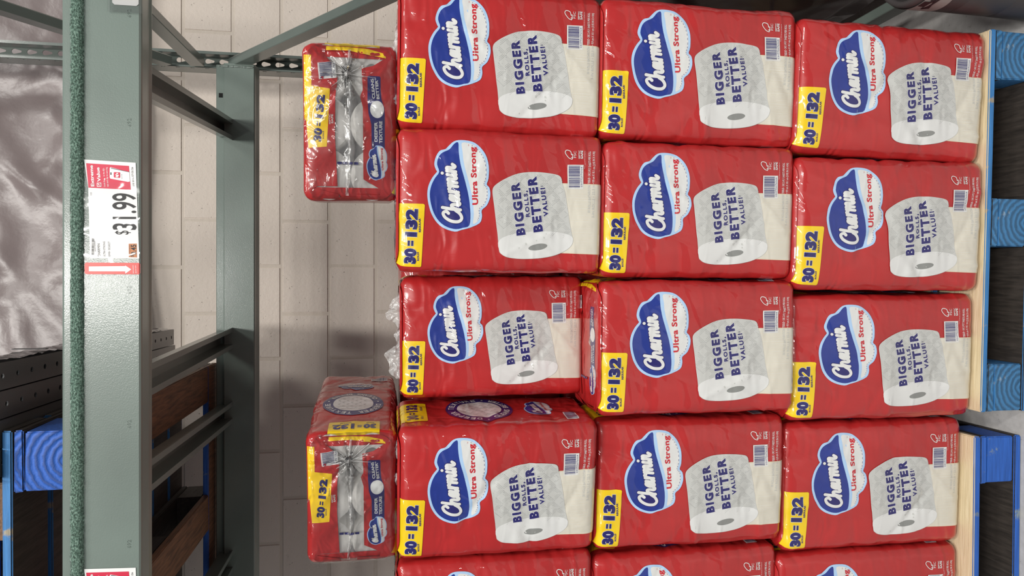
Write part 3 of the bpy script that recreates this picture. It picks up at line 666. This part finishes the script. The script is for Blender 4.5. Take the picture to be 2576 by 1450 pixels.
# surface of one pack
PER = 2*(W+D)
NU = int(round(PER/CELL)); NT = int(round(H/CELL)); CU = PER/NU
def rect_pt(u, ins):
    """u array on the sharp rectangle, starting front left; returns rounded, inset x,y and normal"""
    u = np.mod(u, PER); x = np.zeros_like(u); y = np.zeros_like(u); nx_ = np.zeros_like(u); ny_ = np.zeros_like(u)
    r = RC
    segs = [(0, W, (-W/2, -D/2), (1, 0), (0, -1)), (W, D, (W/2, -D/2), (0, 1), (1, 0)), (W+D, W, (W/2, D/2), (-1, 0), (0, 1)), (2*W+D, D, (-W/2, D/2), (0, -1), (-1, 0))]
    for s0, L, o, d, n_ in segs:
        m_ = (u >= s0-1e-9) & (u < s0+L+1e-9); v = u-s0
        straight = m_ & (v >= r) & (v <= L-r)
        for mm, ang in ((straight, None), (m_ & (v < r), -1), (m_ & (v > L-r), 1)):
            if ang is None:
                x[mm] = o[0]+d[0]*v[mm]; y[mm] = o[1]+d[1]*v[mm]; nx_[mm] = n_[0]; ny_[mm] = n_[1]
            else:
                vv = v[mm] if ang < 0 else L-v[mm]
                phi = (1-vv/r)*PI/4                      # 0 at tangent, 45 deg at the corner
                cxx = o[0]+d[0]*(r if ang < 0 else L-r)-n_[0]*r; cyy = o[1]+d[1]*(r if ang < 0 else L-r)-n_[1]*r
                tx, ty = d[0]*ang, d[1]*ang
                ax = n_[0]*np.cos(phi)+tx*np.sin(phi); ay = n_[1]*np.cos(phi)+ty*np.sin(phi)
                x[mm] = cxx+ax*r; y[mm] = cyy+ay*r; nx_[mm] = ax; ny_[mm] = ay
    return x-nx_*ins, y-ny_*ins, nx_, ny_
class Surf:
    def __init__(s, seed, bulge=.010, rt=.019, dome=.006, wr=1.):
        rn = np.random.RandomState(seed)
        U, T = np.meshgrid(np.arange(NU)*CU, np.arange(NT+1)*(H/NT), indexing='ij')
        e = np.minimum(T, H-T); q = np.clip((rt-e)/rt, 0, 1); ins = rt*(1-np.sqrt(1-q**2))
        x, y, nx_, ny_ = rect_pt(U.ravel(), ins.ravel()); x = x.reshape(U.shape); y = y.reshape(U.shape); nx_ = nx_.reshape(U.shape); ny_ = ny_.reshape(U.shape)
        tt = np.sin(np.clip(T/H, 0, 1)*PI)**.55
        fr = (U < W); fu = np.sin(np.clip(U/W, 0, 1)*PI)**.7; si = (U >= W) & (U < W+D); su = np.sin(np.clip((U-W)/D, 0, 1)*PI)**.8
        h = np.where(fr, bulge*fu*tt, 0)+np.where(si, .002*su*tt, 0)
        h = h+np.where(fr, .0011*np.cos(U/(W/3)*2*PI+PI)*tt, 0)+.0009*np.cos(T/(H/5)*2*PI+PI)
        for _ in range(int(60)):
            pu, pt_, a = rn.uniform(-.05, W+D), rn.uniform(0, H), rn.normal(0.25, .7); wd = rn.uniform(.005, .011); am = rn.uniform(-.0034, .0034)*wr; ll = rn.uniform(.03, .13)
            if rn.rand() < .4: pt_ = rn.choice([rn.uniform(0, .06), rn.uniform(H-.06, H)]); a = rn.normal(PI/2, .3)
            du, dt = U-pu, T-pt_; al = du*math.cos(a)+dt*math.sin(a); ac = -du*math.sin(a)+dt*math.cos(a)+.12*al*al/ll*rn.uniform(-1, 1)
            h = h+am*np.exp(-(ac/wd)**2-(al/ll)**2)
        wl_ = rn.uniform(-1, 1, 4)*.002
        h = h+wl_[0]*np.sin(U*14+T*6+wl_[1]*900)+wl_[2]*np.sin(T*19-U*5)
        h = h*np.clip(1-q*.8, 0, 1)
        s.P = np.stack([x+nx_*h, y+ny_*h, T], -1); s.dome = dome; s.rt = rt
        du = np.roll(s.P, -1, 0)-np.roll(s.P, 1, 0); dt = np.gradient(s.P, axis=1); N = np.cross(du, dt); s.N = N/np.linalg.norm(N, axis=-1, keepdims=True)
        rn2 = np.random.RandomState(seed+50); s.ca = rn2.uniform(0, 2*PI, 6); s.strong = dome > .01
    def side(s, V):
        fu = V[:, 0]/CU; ft = np.clip(V[:, 1]/(H/NT), 0, NT-1e-6); i = np.floor(fu).astype(int); j = np.floor(ft).astype(int); a = (fu-i)[:, None]; b = (ft-j)[:, None]; i2 = (i+1) % NU; i = i % NU
        f = lambda A: A[i, j]*(1-a)*(1-b)+A[i2, j]*a*(1-b)+A[i, j+1]*(1-a)*b+A[i2, j+1]*a*b
        N = f(s.N); return f(s.P), N/np.linalg.norm(N, axis=-1, keepdims=True)
    def capz(s, x, y):
        e = 1-np.clip(np.maximum((np.abs(x)/(W/2))**4, (np.abs(y)/(D/2))**4), 0, 1)
        z = H+s.dome*(e**.5-.6)
        gx, gy = .10, .006
        r = np.hypot(x-gx, y-gy)+.004; ph = np.arctan2(y-gy, x-gx); k = 1. if s.strong else .4
        z = z+k*(.0035*np.cos(9*ph+s.ca[0])*np.exp(-r/.06)+.0016*np.cos(17*ph+s.ca[1])*np.exp(-r/.09)+.004*np.exp(-(y/.007)**2)*e)
        z = z+k*.0012*np.sin(x*70+s.ca[2]+y*40)*e
        return z
    def cap(s, V):
        # keep the print within the rounded end
        x, y = V[:, 0]*.965, V[:, 1]*.955; rt = s.rt; d = .002
        z = s.capz(x, y); dx = np.clip(np.abs(x)-(W/2-rt), 0, rt*.98); dy = np.clip(np.abs(y)-(D/2-rt), 0, rt*.98); dd = np.clip(np.hypot(dx, dy), 0, rt*.98)
        zx = (s.capz(x+d, y)-s.capz(x-d, y))/(2*d); zy = (s.capz(x, y+d)-s.capz(x, y-d))/(2*d)
        N = np.stack([-zx, -zy, np.ones_like(x)], -1); N /= np.linalg.norm(N, axis=-1, keepdims=True)
        ze = H-rt+np.sqrt(rt*rt-dd*dd); q = np.clip(dd/.004, 0, 1)
        z = z*(1-q)+(ze+.0012)*q; k = (q*dd/rt)[:, None]; N = N+k*np.stack([np.sign(x)*dx, np.sign(y)*dy, 0*x], -1)/np.maximum(dd, 1e-4)[:, None]; N /= np.linalg.norm(N, axis=-1, keepdims=True)
        return np.stack([x, y, z], -1), N
    def wrapper(s):
        vs = s.P.reshape(-1, 3).tolist(); I = lambda i, j: (i % NU)*(NT+1)+j
        fs = [(I(i, j), I(i+1, j), I(i+1, j+1), I(i, j+1)) for i in range(NU) for j in range(NT)]
        mi = [0]*len(fs)
        # end caps converge to the seam line
        for j, top in ((0, False), (NT, True)):
            prev = [I(i, j) for i in range(NU)]
            for k in range(1, 11):
                f = 1-k/10; cur = []
                for i in range(NU):
                    px_, py_, pz_ = s.P[i, j]; mx = max(-(W-D)/2, min((W-D)/2, px_)); x = mx+(px_-mx)*f; y = py_*f
                    z = float(s.capz(np.array([x]), np.array([y]))[0])-.0012 if top else -.003*(1-f)
                    if top and k == 1: z = min(z, H+.001)
                    cur.append(len(vs)); vs.append((x, y, z))
                for i in range(NU):
                    a, b = prev[i], prev[(i+1) % NU]; c, d = cur[(i+1) % NU], cur[i]
                    fs.append((a, b, c, d) if top else (d, c, b, a)); mi.append(1 if top and s.strong and k > 1 else 0)
                prev = cur
        me = mesh('film_wrapper', vs, fs, [RED, CLEAR], mi, True)
        return me
THR = dict(roll_count_label=2, logo=3, printed_roll=6, side_roll_count_label=2, side_badge=2, side_logo=3, end_roll_count_label=2, end_badge=2, end_logo=3)
def pack_meshes(seed, **kw):
    s = Surf(seed, **kw); R = [('film_wrapper', s.wrapper())]
    for dct, fn, b_, st in (({k: v[1] for k, v in PR.items()}, s.side, .0009, .0003), (EP, s.cap, .0010, .0003)):
        for k, p in dct.items():
            th = THR.get(k)
            if th: R.append((k, p.build(k, fn, b_, st, hi=th), 'lettering', p.build('lettering', fn, b_, st, lo=th)))
            else: R.append((k, p.build(k, fn, b_, st)))
    return R
VAR = [pack_meshes(11), pack_meshes(23, bulge=.012), pack_meshes(37, bulge=.009, wr=1.3), pack_meshes(41, bulge=.013, wr=1.5), pack_meshes(5, dome=.014, bulge=.008)]
# tissue roll with core
def rollmesh():
    prof = [(.0, .098), (.018, .098), (.018, .1005), (.020, .101), (.0520, .101), (.0535, .0995), (.0535, .003), (.050, 0), (.0, 0)]
    seg = 28; vs = [(r*math.cos(2*PI*k/seg), r*math.sin(2*PI*k/seg), z) for r, z in prof for k in range(seg)]
    fs = [(j*seg+k, j*seg+(k+1) % seg, (j+1)*seg+(k+1) % seg, (j+1)*seg+k) for j in range(len(prof)-1) for k in range(seg)]
    mi = [1 if j < 2 else 0 for j in range(len(prof)-1) for k in range(seg)]
    me = mesh('paper_roll', vs, fs, [PAPER, CORE], mi, True)
    return me
ROLL = rollmesh()
def flapmesh(seed, x0, x1, h, lean):
    rn = random.Random(seed); n_ = 60; m_ = 8; vs = []
    hs = [h*(.6+.3*math.sin(i*.21+seed)+.16*math.sin(i*.57+seed*2))*(.9+.1*rn.random()) for i in range(n_+1)]
    for j in range(m_+1):
        for i in range(n_+1):
            t = j/m_; e = min(1, 6*min(i, n_-i)/n_)
            vs.append((x0+(x1-x0)*i/n_+rn.uniform(-.002, .002), -D/2+.022+lean*t+.004*math.sin(i*.9+j*1.3)*t+rn.uniform(-.002, .002), H-.006+hs[i]*t*e))
    return mesh('film_flap', vs, [(j*(n_+1)+i, j*(n_+1)+i+1, (j+1)*(n_+1)+i+1, (j+1)*(n_+1)+i) for j in range(m_) for i in range(n_)], [CRUMP], smooth=True)
def overwrap(seed):
    s = Surf(5, dome=.014, bulge=.008); rn = np.random.RandomState(seed); n_, m_ = 96, 66
    u = np.linspace(-1, 1, n_); v = np.linspace(-1, 1, m_); Uu, Vv = np.meshgrid(u, v, indexing='ij')
    # square to rounded rectangle
    x = Uu*np.sqrt(1-.10*Vv**6)*W/2*.985; y = Vv*np.sqrt(1-.16*Uu**6)*D/2*.975
    P, N = s.cap(np.stack([x.ravel()/.965, y.ravel()/.955], -1)); gx, gy = .10, .006
    X_, Y_ = P[:, 0], P[:, 1]; h = np.zeros(len(P))
    for _ in range(20):
        a = rn.uniform(0, 2*PI); dx, dy = X_-gx, Y_-gy; al = dx*math.cos(a)+dy*math.sin(a); ac = -dx*math.sin(a)+dy*math.cos(a)+rn.uniform(-.6, .6)*al*al
        wd = .0022+.02*np.clip(al, 0, 1); h += rn.uniform(.001, .0035)*np.exp(-(ac/wd)**2)*(al > 0)*np.exp(-np.abs(al)/rn.uniform(.04, .14))
    for _ in range(70):
        cx_, cy_, a = rn.uniform(-W/2, W/2), rn.choice([rn.uniform(-.03, .03), rn.uniform(-D/2, D/2)]), rn.uniform(0, PI); al = (X_-cx_)*math.cos(a)+(Y_-cy_)*math.sin(a); ac = -(X_-cx_)*math.sin(a)+(Y_-cy_)*math.cos(a)
        h += rn.uniform(-.002, .0028)*np.exp(-(ac/.0028)**2-(al/rn.uniform(.01, .04))**2)
    h += .002*np.exp(-((Y_-.004*np.sin(X_*30))/.0035)**2)*(np.abs(X_) < .15)*(.6+.4*np.sin(X_*90))
    P = P+N*(np.clip(h, -.0006, 1)+.0032)[:, None]
    return mesh('clear_overwrap', P.tolist(), [(i*m_+j, (i+1)*m_+j, (i+1)*m_+j+1, i*m_+j+1) for i in range(n_-1) for j in range(m_-1)], [OVER], smooth=True)
OVER = clearfilm('glossy_overwrap', .01, .13, .6, 24, milk=.28, refl=.75, dist=.006)
def seammesh(seed):
    rn = random.Random(seed); vs, fs = [], []; n_ = 70
    for j in range(5):
        for i in range(n_+1):
            x = -.150+.30*i/n_; e = min(1, 8*min(i, n_-i)/n_); h = (.006+.010*math.exp(-((x-.10)/.018)**2)+.003*math.sin(i*.8))*e
            vs.append((x, (.004*math.sin(x*31)+(j-2)*.0022*(1-j*.12)+rn.uniform(-.0012, .0012)+.006), H+.0035+h*(1-abs(j-2)/2)+rn.uniform(-.001, .001)))
    fs = [(j*(n_+1)+i, j*(n_+1)+i+1, (j+1)*(n_+1)+i+1, (j+1)*(n_+1)+i) for j in range(4) for i in range(n_)]
    for k in range(15):                                     # gathered folds fanning out of the knot
        a = k/15*2*PI+rn.uniform(-.15, .15); L_ = rn.uniform(.02, .07); w_ = rn.uniform(.0012, .0022); b = len(vs); dx, dy = math.cos(a), math.sin(a)
        for t in (0, .33, .66, 1):
            x, y = .10+dx*L_*t, .006+dy*L_*t
            if abs(y) > .095 or abs(x) > .14: x, y = min(.14, max(-.14, x)), min(.095, max(-.095, y))
            z = H+.0075+.003*(1-t)
            for s1, dz in ((-1, -.003), (0, .0018), (1, -.003)): vs.append((x-dy*w_*s1*(1-.5*t), y+dx*w_*s1*(1-.5*t), z+dz))
        for q in range(3):
            for p_ in range(2): fs.append((b+q*3+p_, b+q*3+p_+1, b+q*3+p_+4, b+q*3+p_+3))
    return mesh('film_seam', vs, fs, [CRUMP], smooth=True)
def pack(x0, x1, z0, z1, y, var, label, yaw=-2., tilt=0., rolls=False, flap=None, lying=False, drop=()):
    w_, h_ = x1-x0, z1-z0
    if lying:
        # end toward the aisle, front face down
        r = empty('toilet_paper_pack', ((x0+x1)/2, y+H, (z0+z1)/2), (PI/2, 0, math.radians(yaw)))
        r.rotation_mode = 'XYZ'; r.scale = (w_/W, h_/D, 1)
        M_ = Matrix.Translation(((x0+x1)/2, y, (z0+z1)/2)) @ Matrix.Rotation(math.radians(yaw), 4, 'Z') @ Matrix.Rotation(PI/2, 4, 'X') @ Matrix.Translation((0, 0, -H)) @ Matrix.Diagonal((w_/W, h_/D, 1, 1))
        r.matrix_world = M_
    else:
        r = empty('toilet_paper_pack', ((x0+x1)/2, y+D/2, z0), (0, math.radians(tilt), math.radians(yaw))); r.scale = (w_/W, 1, h_/H)
    tag(r, label, 'toilet paper')
    for it in VAR[var]:
        if it[0] in drop: continue
        q = put(it[0], it[1], r)
        if len(it) > 2: put(it[2], it[3], q)
    if rolls:
        for i in (-1, 0, 1):
            for j in (-1, 1): put('paper_roll', ROLL, r, (i*.1068, j*.0533, H-.1055-(0 if var == 4 else .008)))
    if lying: put('film_seam', seammesh(int(abs(x0)*900)), r)
    if lying: put('clear_overwrap', overwrap(int(abs(x0)*1000)), r)
    if flap: put('film_flap', flapmesh(*flap), r)
    return r
L = 'red-wrapped toilet paper pack'
pack(.358, .681, 1.160, 1.630, -.020, 0, 'red toilet paper pack at right end of the top standing row', -2, .6, flap=(1, -.14, .15, .024, .012))
pack(.038, .361, 1.158, 1.633, -.022, 2, 'red toilet paper pack second from right in the top standing row', -3, .3, flap=(9, -.10, .12, .010, .012))
pack(-.270, .031, 1.160, 1.622, .135, 0, 'red toilet paper pack set back between its neighbours in the top standing row', -1, -.2, flap=(4, -.145, .13, .05, .01))
pack(-.618, -.300, 1.162, 1.630, .010, 3, 'red toilet paper pack with its side badge showing, top standing row', -7.5, .2, flap=(6, -.0, .15, .02, .01))
pack(-.958, -.634, 1.160, 1.632, .055, 1, 'cut-off red toilet paper pack at left end of the top standing row', -3)
pack(.352, .684, .664, 1.162, -.025, 1, 'red toilet paper pack at right end of the middle row', -2, .3)
pack(.028, .349, .668, 1.158, -.022, 0, 'red toilet paper pack second from right in the middle row', -3, .2)
pack(-.302, .019, .664, 1.164, -.022, 2, 'red toilet paper pack in centre of the middle row, its crumpled top film showing', -1.5, 0, rolls=False, flap=(7, -.15, .15, .012, .05))
pack(-.636, -.316, .666, 1.160, .028, 1, 'red toilet paper pack second from left in the middle row', -2.5, .2)
pack(-.977, -.653, .668, 1.160, .06, 0, 'cut-off red toilet paper pack at left end of the middle row', -3)
pack(.328, .658, .147, .668, -.038, 3, 'bulging red toilet paper pack at right end of the bottom row', -3, 1.2)
pack(-.003, .326, .147, .670, -.032, 3, 'bulging red toilet paper pack second from right in the bottom row', -2.5, .3)
pack(-.330, -.011, .147, .670, -.004, 1, 'red toilet paper pack third from right in the bottom row, over the pallet corner', -2, -.3)
pack(-.677, -.343, .145, .662, .038, 0, 'red toilet paper pack bottom row, rightmost on the bright blue pallet', -2, .2)
pack(-1.016, -.683, .145, .672, .05, 2, 'cut-off red toilet paper pack at left end of the bottom row', -2)
pack(.196, .545, 1.630, 1.842, .02, 4, 'red toilet paper pack lying on top at right, roll ends showing through clear film', -7, rolls=True, lying=True)
pack(-.640, -.326, 1.632, 1.836, .04, 4, 'red toilet paper pack lying on top at left, turned so its side shows', -9, rolls=True, lying=True)
# second row of packs, added behind the front ones to darken the gaps
for r_, (za, zb) in enumerate(((.147, .655), (.660, 1.15), (1.155, 1.618))):
    for k in range(5):
        x = .46-.333*k-.03*r_
        o = empty('toilet_paper_pack', (x, .385+D/2, za), (0, 0, math.radians(random.uniform(-2, 1)))); o.scale = (1, 1, (zb-za)/H)
        tag(o, 'red toilet paper pack added behind the front packs, mostly hidden, to darken the gaps', 'toilet paper', 'added second row of packs')
        v_ = VAR[(k+r_) % 4]; put('film_wrapper', v_[0][1], o)
